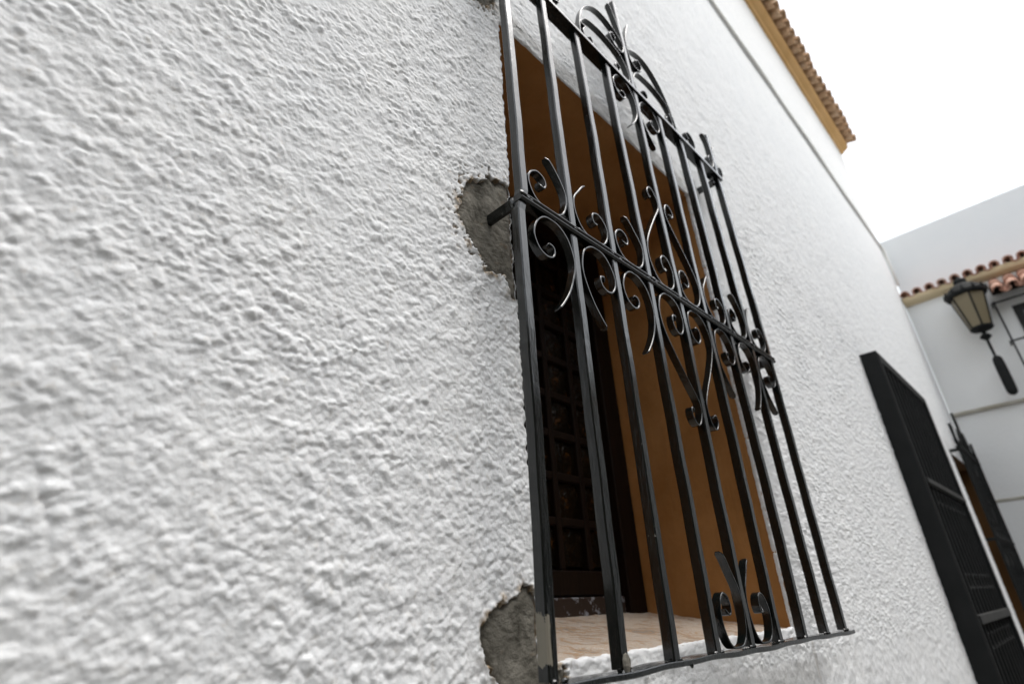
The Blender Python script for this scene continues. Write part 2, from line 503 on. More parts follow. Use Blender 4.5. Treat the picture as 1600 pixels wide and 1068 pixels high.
AMP = 0.68
def build_wall():
    X, Z = np.meshgrid(xs, zs, indexing='ij')
    h = stucco(X, Z)
    # edges of the three openings: rounded over and chipped
    ed = np.full(X.shape, 1e9)
    for o in (OPEN1, OPEN2, OPEN3):
        dx = np.maximum(np.maximum(o[0]-X, X-o[1]), 0); dz = np.maximum(np.maximum(o[2]-Z, Z-o[3]), 0)
        ed = np.minimum(ed, np.hypot(dx, dz))
    rr = 0.006
    t = np.clip(1-ed/rr, 0, 1)
    h -= rr*0.55*(1-np.sqrt(np.maximum(0, 1-t*t)))
    # bare patches: the render is knocked off there
    pd = patch_field(X, Z)
    k = sstep(0.0025, -0.0025, pd)
    h = h*(1-k) - 0.012*k
    # the lip round a patch stands up a bit
    h += 0.0022*np.exp(-(np.maximum(pd, 0)/0.006)**2)*(1-k)
    # in-plane raggedness at the reveal edges
    j = np.exp(-(ed/0.010)**2)
    spots = sstep(0.36, 0.52, perlin(X/0.0095, Z/0.0095, 7)+0.3*perlin(X/0.004, Z/0.004, 2))*np.exp(-(np.maximum(pd-0.004, 0)/0.026)**2)*(Z > 0.55)
    h -= 0.004*spots
    drip = 0.30*np.exp(-((X-1.635-0.004*perlin(Z/0.03, X, 3))/0.007)**2)*sstep(-0.07, -0.085, Z)*sstep(-0.24, -0.12, Z)
    dirt = np.clip(drip + np.exp(-(np.maximum(pd, 0)/0.009)**2)*sstep(-0.25, 0.35, perlin(X/0.017+3, Z/0.02, 6)) + spots + 1.0*(pd < 0.001), 0, 1)
    jx = np.where(np.abs(X-OPEN1[1]) < 0.03, 0.45, 1.0); jz = np.where(np.abs(Z-OPEN1[3]) < 0.03, 0.25, 1.0)
    XX = X + j*jx*(perlin(Z/0.021, X/0.05, 1)*0.0040 + perlin(Z/0.0085, X/0.05, 2)*0.0028)
    ZZ = Z + j*jz*(perlin(X/0.021, Z/0.05+3, 3)*0.0028 + perlin(X/0.009, Z/0.05+8, 4)*0.0016)
    ZZ[:, 0] = -H; ZZ[:, -1] = ZT; XX[0] = xs[0]; XX[-1] = xs[-1]
    Y = YW - h
    nx, nz = X.shape
    idx = np.arange(nx*nz).reshape(nx, nz)
    cx = (xs[:-1]+xs[1:])/2; cz = (zs[:-1]+zs[1:])/2
    CX, CZ = np.meshgrid(cx, cz, indexing='ij')
    keep = np.ones(CX.shape, bool)
    for o in (OPEN1, OPEN2, OPEN3):
        keep &= ~((CX > o[0]) & (CX < o[1]) & (CZ > o[2]) & (CZ < o[3]))
    q = np.stack([idx[:-1, :-1], idx[1:, :-1], idx[1:, 1:], idx[:-1, 1:]], -1)[keep]
    V = np.stack([XX, Y, ZZ], -1).reshape(-1, 3)
    dirt = dirt.reshape(-1)
    # returns: sheets running back into each opening
    extraV = []; extraF = []; base = len(V)
    for o in (OPEN1, OPEN2, OPEN3):
        i0 = int(np.argmin(abs(xs-o[0]))); i1 = int(np.argmin(abs(xs-o[1])))
        k0 = int(np.argmin(abs(zs-o[2]))); k1 = int(np.argmin(abs(zs-o[3])))
        loop = [(i0, k) for k in range(k0, k1)] + [(i, k1) for i in range(i0, i1)] + [(i1, k) for k in range(k1, k0, -1)] + [(i, k0) for i in range(i1, i0, -1)]
        ids = [int(idx[a]) for a in loop]
        P = V[ids]
        rings = [ids]
        cxm, czm = (o[0]+o[1])/2, (o[2]+o[3])/2
        for part, ins in ((0.5, 0.0008), (1.0, 0.0004)):
            dpt = part*np.where(P[:, 0] > o[1]-0.012, 0.011, np.where(P[:, 2] < o[2]+0.012, 0.010, 0.004))
            Q = P.copy(); Q[:, 1] = YW + dpt + 0.3*(P[:, 1]-YW) + 0.3*perlin(P[:, 0]/0.012, P[:, 2]/0.012+part*7, 6)*0.003
            Q[:, 0] += np.sign(cxm-P[:, 0])*ins*(np.abs(P[:, 0]-cxm) > (o[1]-o[0])/2-0.02)
            Q[:, 2] += np.sign(czm-P[:, 2])*ins*(np.abs(P[:, 2]-czm) > (o[3]-o[2])/2-0.02)
            Q[:, 0] += perlin(P[:, 2]/0.03, P[:, 0]/0.03+part*2, 7)*0.0006
            st = base+len(extraV)
            extraV += Q.tolist(); rings.append(list(range(st, st+len(ids))))
        n = len(ids)
        for a, b in zip(rings[:-1], rings[1:]):
            for i in range(n):
                jn = (i+1) % n
                extraF.append((a[i], b[i], b[jn], a[jn]))
    # the back of the wall and its end
    st = base+len(extraV)
    extraV += [(XE, YW, -H), (XE, 1.6, -H), (XE, 1.6, ZT), (XE, YW, ZT)]
    extraF.append((st, st+1, st+2, st+3))
    V = np.vstack([V, np.array(extraV)])
    F = np.vstack([q, np.array(extraF)])
    V = V - np.array(ROOTLOC[house.name] - Vector((0, 0, H)))
    me = bpy.data.meshes.new("wall")
    me.vertices.add(len(V)); me.vertices.foreach_set("co", V.astype(np.float32).ravel())
    me.loops.add(len(F)*4); me.loops.foreach_set("vertex_index", F.astype(np.int32).ravel())
    me.polygons.add(len(F))
    me.polygons.foreach_set("loop_start", np.arange(0, len(F)*4, 4, dtype=np.int32))
    me.polygons.foreach_set("use_smooth", np.ones(len(F), bool))
    me.update(calc_edges=True)
    at = me.attributes.new('dirt', 'FLOAT', 'POINT')
    at.data.foreach_set('value', np.concatenate([dirt, np.zeros(len(V)-len(dirt))]).astype(np.float32))
    me.materials.append(STUCCO)
    o = bpy.data.objects.new("wall", me); COL.objects.link(o); o.parent = house
    return o
build_wall()

def build_patch(P, label):
    px = [p[0] for p in P]; pz = [p[1] for p in P]
    s = 0.002
    gx = np.arange(min(px)-0.015, min(max(px)+0.015, 0.70), s); gz = np.arange(min(pz)-0.015, max(pz)+0.015, s)
    X, Z = np.meshgrid(gx, gz, indexing='ij')
    pd = poly_dist(X, Z, P)+perlin(X/0.022, Z/0.022, 5)*0.007 + perlin(X/0.008, Z/0.008, 6)*0.0048 + perlin(X/0.0042, Z/0.0042, 2)*0.0022
    h = -0.0035 + 0.0026*perlin(X/0.03, Z/0.045, 2) + 0.0011*perlin(X/0.014+Z/0.03, Z/0.02, 3) + 0.0005*perlin(X/0.005, Z/0.005, 1) - 0.0007*np.exp(-(perlin(X/0.035+2, Z/0.05+4, 4)/0.05)**2) - 0.004*sstep(-0.012, 0.004, pd)
    o = OPEN1
    dx = np.clip(X-o[0]+0.012, 0, None)
    ok = (pd < 0.007)
    # wrap round the corner into the opening
    ins = (X > o[0]-0.004) & (Z > o[2]-0.002)
    ok &= ~ins
    edge = np.clip(1-(o[0]-X)/0.012, 0, 1)*(Z > o[2])
    h = h - 0.006*edge**2
    idx = np.arange(X.size).reshape(X.shape)
    okc = ok[:-1, :-1] & ok[1:, :-1] & ok[1:, 1:] & ok[:-1, 1:]
    q = np.stack([idx[:-1, :-1], idx[1:, :-1], idx[1:, 1:], idx[:-1, 1:]], -1)[okc]
    V = np.stack([X, YW-h, Z], -1).reshape(-1, 3)
    used = np.unique(q); rm = np.full(len(V), -1); rm[used] = np.arange(len(used))
    mk("cement_patch", V[used], [tuple(r) for r in rm[q].tolist()], CEMENT, house, True, label)
build_patch(PATCHES[0], "ragged grey cement patch round the middle bracket")
build_patch(PATCHES[1], "grey cement patch at the foot of the grille")
build_patch(PATCHES[2], "brown grey cement patch above the window corner")

# reveals of the openings
def reveal(o, depth, mat, name="reveal"):
    x0, x1, z0, z1 = o; y0, y1 = YW+0.003, depth
    e = 0.001
    m = MB()
    n = 24
    def sheet(a, b, c, d):
        m.add([a, b, c, d], [(0, 1, 2, 3)])
    sheet((x1+e, y0, z0-0.05), (x1+e, y0, z1+0.01), (x1+e, y1, z1+0.01), (x1+e, y1, z0-0.05))
    sheet((x0-e, y0+0.02, z0-0.05), (x0-e, y1, z0-0.05), (x0-e, y1, z1+0.01), (x0-e, y0+0.02, z1+0.01))
    sheet((x0-0.01, y0, z1+e), (x0-0.01, y1, z1+e), (x1+0.01, y1, z1+e), (x1+0.01, y0, z1+e))
    return m.build(name, mat, house)
reveal(OPEN1, 1.06, ORANGE).__setitem__("label", "orange painted reveal of the near window")
reveal(OPEN2, 0.80, DARKMETAL)
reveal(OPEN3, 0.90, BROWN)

# sloping stone sill with a wavy surface and a slightly ragged front
gx = np.linspace(OPEN1[0]-0.006, OPEN1[1]+0.002, 120); gy = np.linspace(YW+0.003, 1.05, 60)
X, Y = np.meshgrid(gx, gy, indexing='ij')
Zs = -0.0605 + (Y-YW)/0.43*0.0565 + 0.0022*perlin(X/0.05, Y/0.04, 1) + 0.001*perlin(X/0.018, Y/0.015, 2)
idx = np.arange(X.size).reshape(X.shape)
q = np.stack([idx[:-1, :-1], idx[1:, :-1], idx[1:, 1:], idx[:-1, 1:]], -1).reshape(-1, 4)
mk("sill", np.stack([X, Y, Zs], -1).reshape(-1, 3), [tuple(r) for r in q.tolist()], MARBLE, house, True, "tan streaked stone sill sloping outwards")

# glazed wooden window at the back of the recess
win = MB()
YD = 1.0
win.box((OPEN1[0]-0.02, YD-0.012, 0.040), (0.70, YD+0.04, 1.26), 0.004)
win.box((1.472, YD-0.022, -0.012), (1.5545, YD+0.04, 1.268), 0.004)
win.box((0.702, YD-0.014, 1.18), (1.470, YD+0.04, 1.264), 0.004)
window = win.build("window_frame", WOOD, house)
leaf = MB()
px0, pw, ph, mw = 0.735, 0.1215, 0.1235, 0.022
cols = [px0+pw*i for i in range(7)]
leaf.box((0.702, YD+0.004, 0.042), (1.470, YD+0.035, 0.104), 0.003)
for cx in cols: leaf.box((cx-mw/2, YD+0.004, 0.1045), (cx+mw/2, YD+0.03, 1.179), 0.003)
rows = [0.104+ph*i for i in range(9)]
for i, rz in enumerate(rows):
    if i == 0: continue
    for a, b in zip(cols[:-1], cols[1:]): leaf.box((a+mw/2+0.0005, YD+0.006, rz-mw/2), (b-mw/2-0.0005, YD+0.028, rz+mw/2), 0.002)
lf = leaf.build("window_leaf", WOOD, house)
for a, b in zip(cols[:-1], cols[1:]):
    for z0, z1 in zip(rows[:-1], rows[1:]):
        p = MB(); n = 5
        v = []; f = []
        for i in range(n):
            for k in range(n):
                u, vv = i/(n-1), k/(n-1)
                dome = 0.006*math.sin(math.pi*u)*math.sin(math.pi*vv)
                v.append((a+mw/2+(b-a-mw)*u, YD+0.020-dome, z0+mw/2+(z1-z0-mw)*vv))
        for i in range(n-1):
            for k in range(n-1): f.append((i*n+k, (i+1)*n+k, (i+1)*n+k+1, i*n+k+1))
        p.add(v, f).build("pane", AMBER, lf, True)
MB().box((OPEN1[0], YD-0.004, -0.02), (1.4715, YD+0.03, 0.0385), 0.003).build("threshold", PEEL, house)
MB().box((OPEN1[0]-0.02, YD+0.045, -0.1), (OPEN1[1]+0.02, YD+0.06, 1.3)).build("window_backing", WOOD, house)

# dark door behind the second grille, orange-lined recess behind the third
d = MB()
d.box((OPEN2[0], 0.70, -H), (OPEN2[1], 0.74, OPEN2[3]), 0.004)
for k in range(3):
    z0 = -1.4+k*0.88
    d.box((OPEN2[0]+0.12, 0.685, z0), (OPEN2[0]+0.50, 0.6995, z0+0.72), 0.006)
    d.box((OPEN2[0]+0.58, 0.685, z0), (OPEN2[0]+0.96, 0.6995, z0+0.72), 0.006)
d.build("door", WOOD, house)
d = MB()
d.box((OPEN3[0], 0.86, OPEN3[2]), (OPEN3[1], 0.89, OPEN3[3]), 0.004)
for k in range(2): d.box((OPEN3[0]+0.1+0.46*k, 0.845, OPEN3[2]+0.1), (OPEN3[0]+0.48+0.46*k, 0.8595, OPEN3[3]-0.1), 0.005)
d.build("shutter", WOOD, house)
MB().box((OPEN3[0]-0.005, YW+0.008, OPEN3[2]-0.03), (OPEN3[1]+0.005, 0.9, OPEN3[2]-0.002)).build("sill", MARBLE, house)

# eave: ochre moulding and clay tiles
c = MB()
prof = [(YW-0.002, ZT+0.0), (YW-0.020, ZT+0.0), (YW-0.035, ZT+0.020), (YW-0.055, ZT+0.030), (YW-0.085, ZT+0.050), (YW-0.100, ZT+0.075), (YW-0.100, ZT+0.110), (YW+0.05, ZT+0.112)]
n = len(prof); v = []; f = []
for x in (-3.0, XE+0.01):
    v += [(x, y, z) for y, z in prof]
for i in range(n-1): f.append((i, n+i, n+i+1, i+1))
f.append(tuple(range(n))); f.append(tuple(range(n, 2*n))[::-1])
c.add(v, f).build("cornice", OCHRE, house)

def barrel(m, c, along, across, upv, r0, r1, L, th=0.014, n=8, down=False):
    """one half-round clay tile starting at c, running `along`"""
    c = Vector(c); A = Vector(along).normalized(); B = Vector(across).normalized(); U = Vector(upv).normalized()
    v = []; f = []
    for t, r in ((0.0, r0), (1.0, r1)):
        for rr in (r, r-th):
            for k in range(n+1):
                a = math.pi*k/n
                s = -1 if down else 1
                v.append(tuple(c + A*(L*t) + B*(rr*math.cos(a)) + U*(s*rr*math.sin(a))))
    k = n+1
    for i in range(n):
        f.append((i, i+1, 2*k+i+1, 2*k+i)); f.append((k+i+1, k+i, 3*k+i, 3*k+i+1)); f.append((i+1, i, k+i, k+i+1)); f.append((2*k+i, 2*k+i+1, 3*k+i+1, 3*k+i))
    f += [(0, 2*k, 3*k, k), (n, k+n, 3*k+n, 2*k+n)]
    m.add(v, f)

def tile_roof(name, mat, parent, start, across, along, width, pitch, rows, rowlen, r=0.062, upv=(0, 0, 1), label=None):
    m = MB()
    start = Vector(start); A = Vector(along).normalized(); B = Vector(across).normalized()
    U = A.cross(B); U = U if U.z > 0 else -U
    nt_ = int(width/pitch)
    for j in range(rows):
        for i in range(nt_+1):
            jit = random.uniform(-0.012, 0.012)
            p = start + B*(i*pitch+random.uniform(-0.004, 0.004)) + A*(j*rowlen*0.86+jit) + U*(0.012*j*0)
            barrel(m, p+U*0.018, A+U*(-0.03), B, U, r, r*0.82, rowlen)
            if i < nt_:
                barrel(m, p+B*(pitch/2)+U*0.022 + A*0.02, A+U*(-0.03), B, U, r*0.92, r*0.8, rowlen, down=True)
    return m.build(name, mat, parent, False, label)
tile_roof("roof_tiles", TILE_OLD, house, (XE+0.0, 0.385, ZT+0.115), (-1, 0, 0), (0, 1, 0.32), 10.0, 0.14, 4, 0.40)
MB().add([(-3, YW-0.06, ZT+0.121), (XE, YW-0.06, ZT+0.121), (XE, 2.2, ZT+0.62), (-3, 2.2, ZT+0.62)], [(0, 1, 2, 3)]).build("roof_deck", TILE_OLD, house)

# ------------------------------------------------------------------ wrought-iron window grille
def catmull(P, step=0.0022):
    P = np.asarray(P, float)
    Q = np.vstack([2*P[0]-P[1], P, 2*P[-1]-P[-2]])
    out = []
    for i in range(1, len(Q)-2):
        p0, p1, p2, p3 = Q[i-1:i+3]
        n = max(3, int(np.linalg.norm(p2-p1)/step))
        for t in np.linspace(0, 1, n, endpoint=False):
            out.append(0.5*((2*p1)+(-p0+p2)*t+(2*p0-5*p1+4*p2-p3)*t*t+(-p0+3*p1-3*p2+p3)*t**3))
    out.append(P[-1])
    return np.array(out)

def strip(path, y0, depth, th=0.0038, ch=0.0009):
    """flat iron bent along a path of (x, z); returns verts, faces"""
    C = catmull(path)
    T = np.gradient(C, axis=0); T /= np.linalg.norm(T, axis=1)[:, None]+1e-12
    N = np.stack([-T[:, 1], T[:, 0]], 1)
    h = th/2; d = depth
    sec = [(-h+ch, 0), (h-ch, 0), (h, ch), (h, d-ch), (h-ch, d), (-h+ch, d), (-h, d-ch), (-h, ch)]
    v = []; f = []
    L = len(C)
    yj = random.uniform(-0.0012, 0.0012)
    for i in range(L):
        e = min(i, L-1-i)
        k = 1.0 if e > 3 else 0.55+0.15*e
        for a, b in sec:
            v.append((C[i, 0]+N[i, 0]*a*k, y0+yj+(b-d/2)*k+d/2, C[i, 1]+N[i, 1]*a*k))
    for i in range(L-1):
        for j in range(8):
            j2 = (j+1) % 8
            f.append((i*8+j, i*8+j2, (i+1)*8+j2, (i+1)*8+j))
    f.append(tuple(range(8))[::-1]); f.append(tuple((L-1)*8+j for j in range(8)))
    return v, f

BW = 0.0185
ZB, ZM, ZTOP = -0.0705, 0.661, 1.372
X0, SP = 0.598, 0.13601
YG = 0.500
def xr(i, z):          # front right edge of bar i (0..8) at height z: the bars bow slightly
    t = (z-ZB)/(ZTOP-ZB)
    return X0 + SP*i - 0.002 + 0.009*4*t*(1-t)*(0.9) - 0.002*t
HAND = [random.uniform(-1, 1) for _ in range(40)]

UMOT = [(.46,.138),(.34,.128),(.20,.108),(.07,.086),(.015,.066),(.03,.043),(.13,.017),(.30,.003),(.52,.001),(.73,.003),(.87,.014),(.96,.034),(.965,.054),(.88,.071),(.74,.080),(.60,.075),(.545,.062),(.58,.050),(.67,.050),(.70,.058)]
UDN = [(.50,.186),(.36,.168),(.19,.140),(.07,.110),(.015,.082),(.03,.054),(.13,.024),(.32,.006),(.52,.002),(.70,.006),(.85,.022),(.95,.046),(.95,.066),(.85,.085),(.69,.092),(.55,.086),(.50,.074),(.53,.064),(.62,.062),(.66,.069)]
LYRE = [(.74,.272),(.63,.265),(.58,.280),(.68,.298),(.83,.297),(.945,.272),(.93,.245),(.72,.208),(.42,.160),(.16,.112),(.05,.080),(.06,.050),(.18,.020),(.35,.004),(.55,.001),(.76,.005),(.90,.020),(.955,.045),(.94,.068),(.84,.087),(.68,.092),(.555,.080),(.53,.064),(.58,.051),(.67,.050),(.70,.060)]

def make_grille():
    root = thing("window_grille", "large black wrought iron scroll grille in front of the near orange window", "grille",
                 (1.14, YG, ZB-0.008), "scrolled iron grilles along the white wall")
    def bar(i, z0, z1, mat=IRON, yb=0.0, label=None):
        n = 70
        v = []; f = []; ch = 0.0022; d = 0.0195
        sec = [(-BW+ch, 0), (-ch, 0), (0, ch), (0, d-ch), (-ch, d), (-BW+ch, d), (-BW, d-ch), (-BW, ch)]
        for k in range(n+1):
            z = z0+(z1-z0)*k/n
            wx = 0.0012*math.sin(z*9+i*2.1)+0.0004*math.sin(z*31+i)
            wy = 0.0007*math.sin(z*7+i*1.3+2)+0.0003*math.sin(z*43+i*3)
            low = 1.0/(1+math.exp((z-ZM+0.004)/0.003))*(0.008 if i == 0 else 0.002)
            for a, b in sec:
                v.append((xr(i, z)+a+wx-low, YG+yb+b+wy+low*0.4, z))
        for k in range(n):
            for j in range(8):
                j2 = (j+1) % 8
                f.append((k*8+j, k*8+j2, (k+1)*8+j2, (k+1)*8+j))
        f.append(tuple(range(8))[::-1]); f.append(tuple(n*8+j for j in range(8)))
        return mk("bar", v, f, mat, root, False, label)
    for i in range(9):
        top = {4: 1.770, 0: 1.572, 8: 1.572}.get(i, ZTOP-0.0065)
        bar(i, ZB+0.0005, top, IRONP if i == 0 else IRON, 0.0, "corner bar with paint scraped off at its foot" if i == 0 else None)
    xl, xrr = xr(0, ZM)-BW-0.006, xr(8, ZM)+0.008
    def wavy_rail(z0, z1, y0, y1, xa, xb, amp=0.0006, ch=0.0012, n=60, lip=None):
        v = []; f = []
        sec = [(y0+ch, z0), (y1-ch, z0), (y1, z0+ch), (y1, z1-ch), (y1-ch, z1), (y0+ch, z1), (y0, z1-ch), (y0, z1-ch-lip)] if lip else [(y0+ch, z0), (y1-ch, z0), (y1, z0+ch), (y1, z1-ch), (y1-ch, z1), (y0+ch, z1), (y0, z1-ch), (y0, z0+ch)]
        for k in range(n+1):
            x = xa+(xb-xa)*k/n
            w_ = amp*math.sin(x*13+z0*50)+amp*0.6*math.sin(x*41)
            for y, z in sec: v.append((x, y+w_*0.5, z+w_))
        for k in range(n):
            for j in range(8):
                j2 = (j+1) % 8
                f.append((k*8+j, (k+1)*8+j, (k+1)*8+j2, k*8+j2))
        f.append(tuple(range(8))); f.append(tuple(n*8+j for j in range(8))[::-1])
        return v, f
    # middle rail: two flats laid together, welds where the scrolls and bars meet it
    m = MB()
    m.add(*wavy_rail(0.6515, 0.6598, YG-0.0050, YG+0.0225, xl, xrr, 0.0006, 0.0042, 60, 0.0010))
    m.add(*wavy_rail(0.6602, 0.6690, YG-0.0060, YG+0.0225, xl+0.003, xrr-0.004, 0.0006, 0.0048, 60, 0.0012))
    for i in range(9):
        x = xr(i, ZM)-BW/2
        for s in (-1, 1):
            m.blob((x+s*0.011+random.uniform(-.002, .002), YG-0.002, 0.6605+random.uniform(-.003, .006)), 0.0048, (1.3, 0.7, 1.0))
        m.blob((x+random.uniform(-.02, .02), YG-0.004, 0.660), 0.0035, (1.6, .6, 1))
    m.build("rail", IRON, root)
    m = MB(); m.add(*wavy_rail(ZTOP-0.006, ZTOP+0.006, YG-0.005, YG+0.030, xr(0, ZTOP)-BW-0.004, xr(8, ZTOP)+0.010)); m.build("rail", IRON, root)
    m = MB(); m.add(*wavy_rail(ZB-0.0085, ZB-0.0005, YG-0.010, YG+0.026, xr(0, ZB)-BW-0.006, xr(8, ZB)+0.012, 0.0012))
    for i in range(9):
        x = xr(i, ZB)-BW/2
        for s in (-1, 1): m.blob((x+s*0.010, YG+0.004+random.uniform(-.003, .003), ZB+0.0005), 0.0042, (1.3, 1.0, .8))
    m.blob((xr(2, ZB)+0.01, YG-0.009, ZB-0.0075), 0.0035, (1, .8, 1.3))
    m.build("rail", IRON, root)
    # scrolls
    dS, yS = 0.0165, YG+0.0005
    def put(path):
        v, f = strip(path, yS, dS)
        mk("scroll", v, f, IRON, root, False)
    def cell(k, mot, base, sgn, tail_left, zref):
        a = xr(k, zref)+0.002; b = xr(k+1, zref)-BW-0.002
        r1, r2, r3 = (random.uniform(-1, 1) for _ in range(3))
        path = []
        n = len(mot)
        for q, (s, h) in enumerate(mot):
            t = q/(n-1)
            hh = h*(1+0.05*r1*(1-t)+0.04*r2*t)
            s = min(max(s+0.025*r3*(h > 0.1)*(0.05 < s < 0.9), 0.012), 0.985)
            x = a+(b-a)*s if tail_left else b-(b-a)*s
            path.append((x, base+sgn*(hh+0.0018)))
        put(path)
    up0, dn0 = 0.6685, 0.6515
    for k, tl in ((0, False), (1, True), (2, False), (5, True), (6, False), (7, True)):
        cell(k, UMOT, up0, 1, tl, ZM); cell(k, UDN, dn0, -1, tl, ZM)
    for k, tl in ((3, True), (4, False)):
        cell(k, LYRE, up0, 1, tl, ZM); cell(k, LYRE, dn0, -1, tl, ZM)
        cell(k, UDN, ZTOP-0.006, -1, not tl, ZTOP)        # under the top rail, round the middle bar
        cell(k, [(s*0.86, h*1.1) for s, h in UMOT], ZB, 1, not tl, ZB)                  # at the foot of the middle bar
    # crest above the top rail
    zt = ZTOP+0.008
    xc = xr(4, ZTOP)-BW/2
    def crest(pts):
        for s in (-1, 1):
            put([(xc+s*(x*SP+BW/2*0.0), zt+z*1.10) for x, z in pts])
    b5 = 0.09
    crest([(1.62, .058), (1.72, .03), (1.66, .004), (1.5, .003), (1.42, .018), (1.47, .032), (1.54, .028)][::-1] + [(1.76, .055), (1.70, .075), (1.52, .098), (1.1, .112), (.7, .110), (.35, .098), (.16, .068), (b5, .035), (.14, .010), (.32, .001), (.52, .006), (.62, .024), (.56, .040), (.46, .038), (.45, .027)])
    crest([(1.86, .003), (1.83, .045), (1.70, .105), (1.45, .160), (1.1, .196), (.75, .205), (.45, .196), (.2, .178), (b5, .168)])
    crest([(.40, .312), (.29, .280), (.16, .235), (b5, .190), (.10, .150), (.20, .122), (.40, .116), (.58, .130), (.62, .152), (.52, .166), (.42, .158), (.43, .146)])
    crest([(2.35, .002), (2.62, .002), (2.80, .016), (2.82, .045), (2.70, .064), (2.52, .064), (2.44, .050), (2.50, .036), (2.58, .040)])
    for i in (0, 8):
        x = xr(i, ZTOP)-BW/2
        for s in (-1, 1):
            mot = [(.36, .172), (.25, .160), (.13, .130), (.08, .095), (.10, .060), (.18, .030), (.28, .012), (.37, .022), (.40, .045), (.33, .062), (.24, .055), (.24, .043)]
            put([(x+s*SP*a, zt+0.004+b) for a, b in mot])
    # brackets let into the wall
    def bracket(x, z, hgt=0.026, w_=0.009, skew=0.0):
        m = MB(); m.box((x-w_/2, YG+0.019, z-hgt/2), (x+w_/2, YW+0.012, z+hgt/2), 0.0015)
        m.blob((x, YG+0.020, z), 0.008, (1.1, .8, 1.7))
        m.build("bracket", IRON, root)
    bracket(0.5815, 0.652, 0.023)
    bracket(xr(8, ZM)-0.022, 0.648)
    bracket(xr(8, ZTOP)-0.030, ZTOP-0.026)
    bracket(xr(0, ZTOP)-0.012, ZTOP-0.022)
    # smear of pale filler where the corner bar meets the patch, lumps at the bar feet
    m = MB(); m.blob((xr(1, ZB)-BW*0.75, YG-0.003, ZB+0.008), 0.0085, (1.0, .45, 1.5)); m.build("filler_lump", CEMENT, root)
    return root
grille = make_grille()

def copy_tree(o, parent=None):
    c = o.copy(); COL.objects.link(c)
    if parent: c.parent = parent
    for ch in list(o.children): copy_tree(ch, c)
    return c
g3 = copy_tree(grille)
g3.location = (6.40, 0.500, H+ZB-0.008-0.31)
for ch in g3.children:          # matt black on the far one, so it reflects no grey sky
    ch.material_slots[0].link = 'OBJECT'
    ch.material_slots[0].material = DARKMETAL
g3["label"] = "farthest spiky black grille over an orange lined window near the wall end"

# ------------------------------------------------------------------ door grille (second opening)
dg = thing("door_grille", "tall plain black barred door grille in a solid frame on the white wall", "grille", (4.1, 0.5, -H))
gx0, gx1, gzt, gy0, gy1 = 3.50, 4.74, 1.232, 0.492, YW+0.012
m = MB()
m.box((gx0, gy0, -H+0.02), (gx0+0.012, gy1, gzt), 0.002)
m.build("side_panel", DARKMETAL, dg)
m = MB()
m.box((gx1-0.012, gy0, -H+0.02), (gx1, gy1, gzt), 0.002)
m.build("side_panel", DARKMETAL, dg)
m = MB()
m.box((gx0+0.0125, gy0, gzt-0.012), (gx1-0.0125, gy1, gzt), 0.002)
m.build("top_panel", DARKMETAL, dg)
m = MB()
m.box((gx0+0.0125, gy0-0.004, -H+0.02), (gx0+0.038, gy0+0.03, gzt-0.0125), 0.003)
m.box((gx1-0.075, gy0-0.004, -H+0.02), (gx1-0.0125, gy0+0.03, gzt-0.0125), 0.003)
m.box((gx0+0.0385, gy0-0.002, gzt-0.06), (gx1-0.0755, gy0+0.028, gzt-0.0125), 0.003)
m.build("frame", DARKMETAL, dg)
for z, t in ((0.515, 0.030), (-0.125, 0.040), (-0.85, 0.035)):
    MB().box((gx0+0.0385, gy0-0.012, z-t/2), (gx1-0.076, gy0+0.030, z+t/2), 0.003).build("cross_rail", GREYMETAL, dg)
nb = 9
for i in range(nb):
    x = gx0+0.075+(gx1-gx0-0.15)*(i+1)/(nb+1)
    MB().box((x-0.008, gy0+0.004, -H+0.03), (x+0.008, gy0+0.020, gzt-0.061), 0.002).build("bar", DARKMETAL, dg)
for zc in (0.47, 0.06, -0.2):
    for i in range(nb-1):
        x = gx0+0.075+(gx1-gx0-0.15)*(i+1.5)/(nb+1)
        pts = [(x+0.034*math.cos(a), zc+0.034*math.sin(a)-0.02) for a in np.linspace(0.3, 5.6, 12)]
        v, f = strip(pts, gy0+0.006, 0.012, 0.005)
        mk("scroll", v, f, DARKMETAL, dg)

# ------------------------------------------------------------------ cable along the wall
pts = []
for k in range(90):
    x = -2.9+(6.98+2.9)*k/89
    pts.append((x, YW-0.008+0.002*math.sin(x*5), 3.642+0.010*math.sin(x*1.9)+0.004*math.sin(x*7.3)))
pts += [(7.02, YW-0.018, 3.60), (7.028, YW-0.02, 3.4), (7.028, YW-0.02, 3.12)]
cb = MB().tube(pts, 0.016, 10).build("cable", CABLEM, None, True)
setprops(cb, "thin grey cable clipped along the upper part of the white house wall", "cable")

# ------------------------------------------------------------------ rear building closing the street
XB = 7.052
rear = thing("rear_building", "white building across the end of the street with a tiled ledge and pale parapet", "house", (XB, -2.0, -H))
YL = -7.0
MB().box((XB+0.10, YL, 2.90), (XB+0.4, YW-0.003, 3.785), 0.01).build("upper_wall", UPPERW, rear)
lower = MB()
lower.box((XB, YL, 1.60), (XB+0.45, YW-0.003, 2.899))
lower.box((XB-0.012, YL, 0.745), (XB+0.45, YW-0.003, 1.565))
lower.box((XB-0.024, YL, -H), (XB+0.45, YW-0.003, 0.715))
lower.build("lower_wall", SMOOTHW, rear)
m = MB(); m.box((XB-0.045, YL, 1.5655), (XB+0.2, YW-0.004, 1.5995), 0.006); m.build("ledge", LEDGE, rear)
m = MB(); m.box((XB-0.030, YL, 0.7155), (XB+0.2, YW-0.004, 0.7445), 0.006); m.build("ledge", LEDGE, rear)
prof = [(XB-0.001, 2.845), (XB-0.03, 2.85), (XB-0.075, 2.875), (XB-0.085, 2.895), (XB-0.085, 2.930), (XB+0.10, 2.935)]
n = len(prof); v = []; f = []
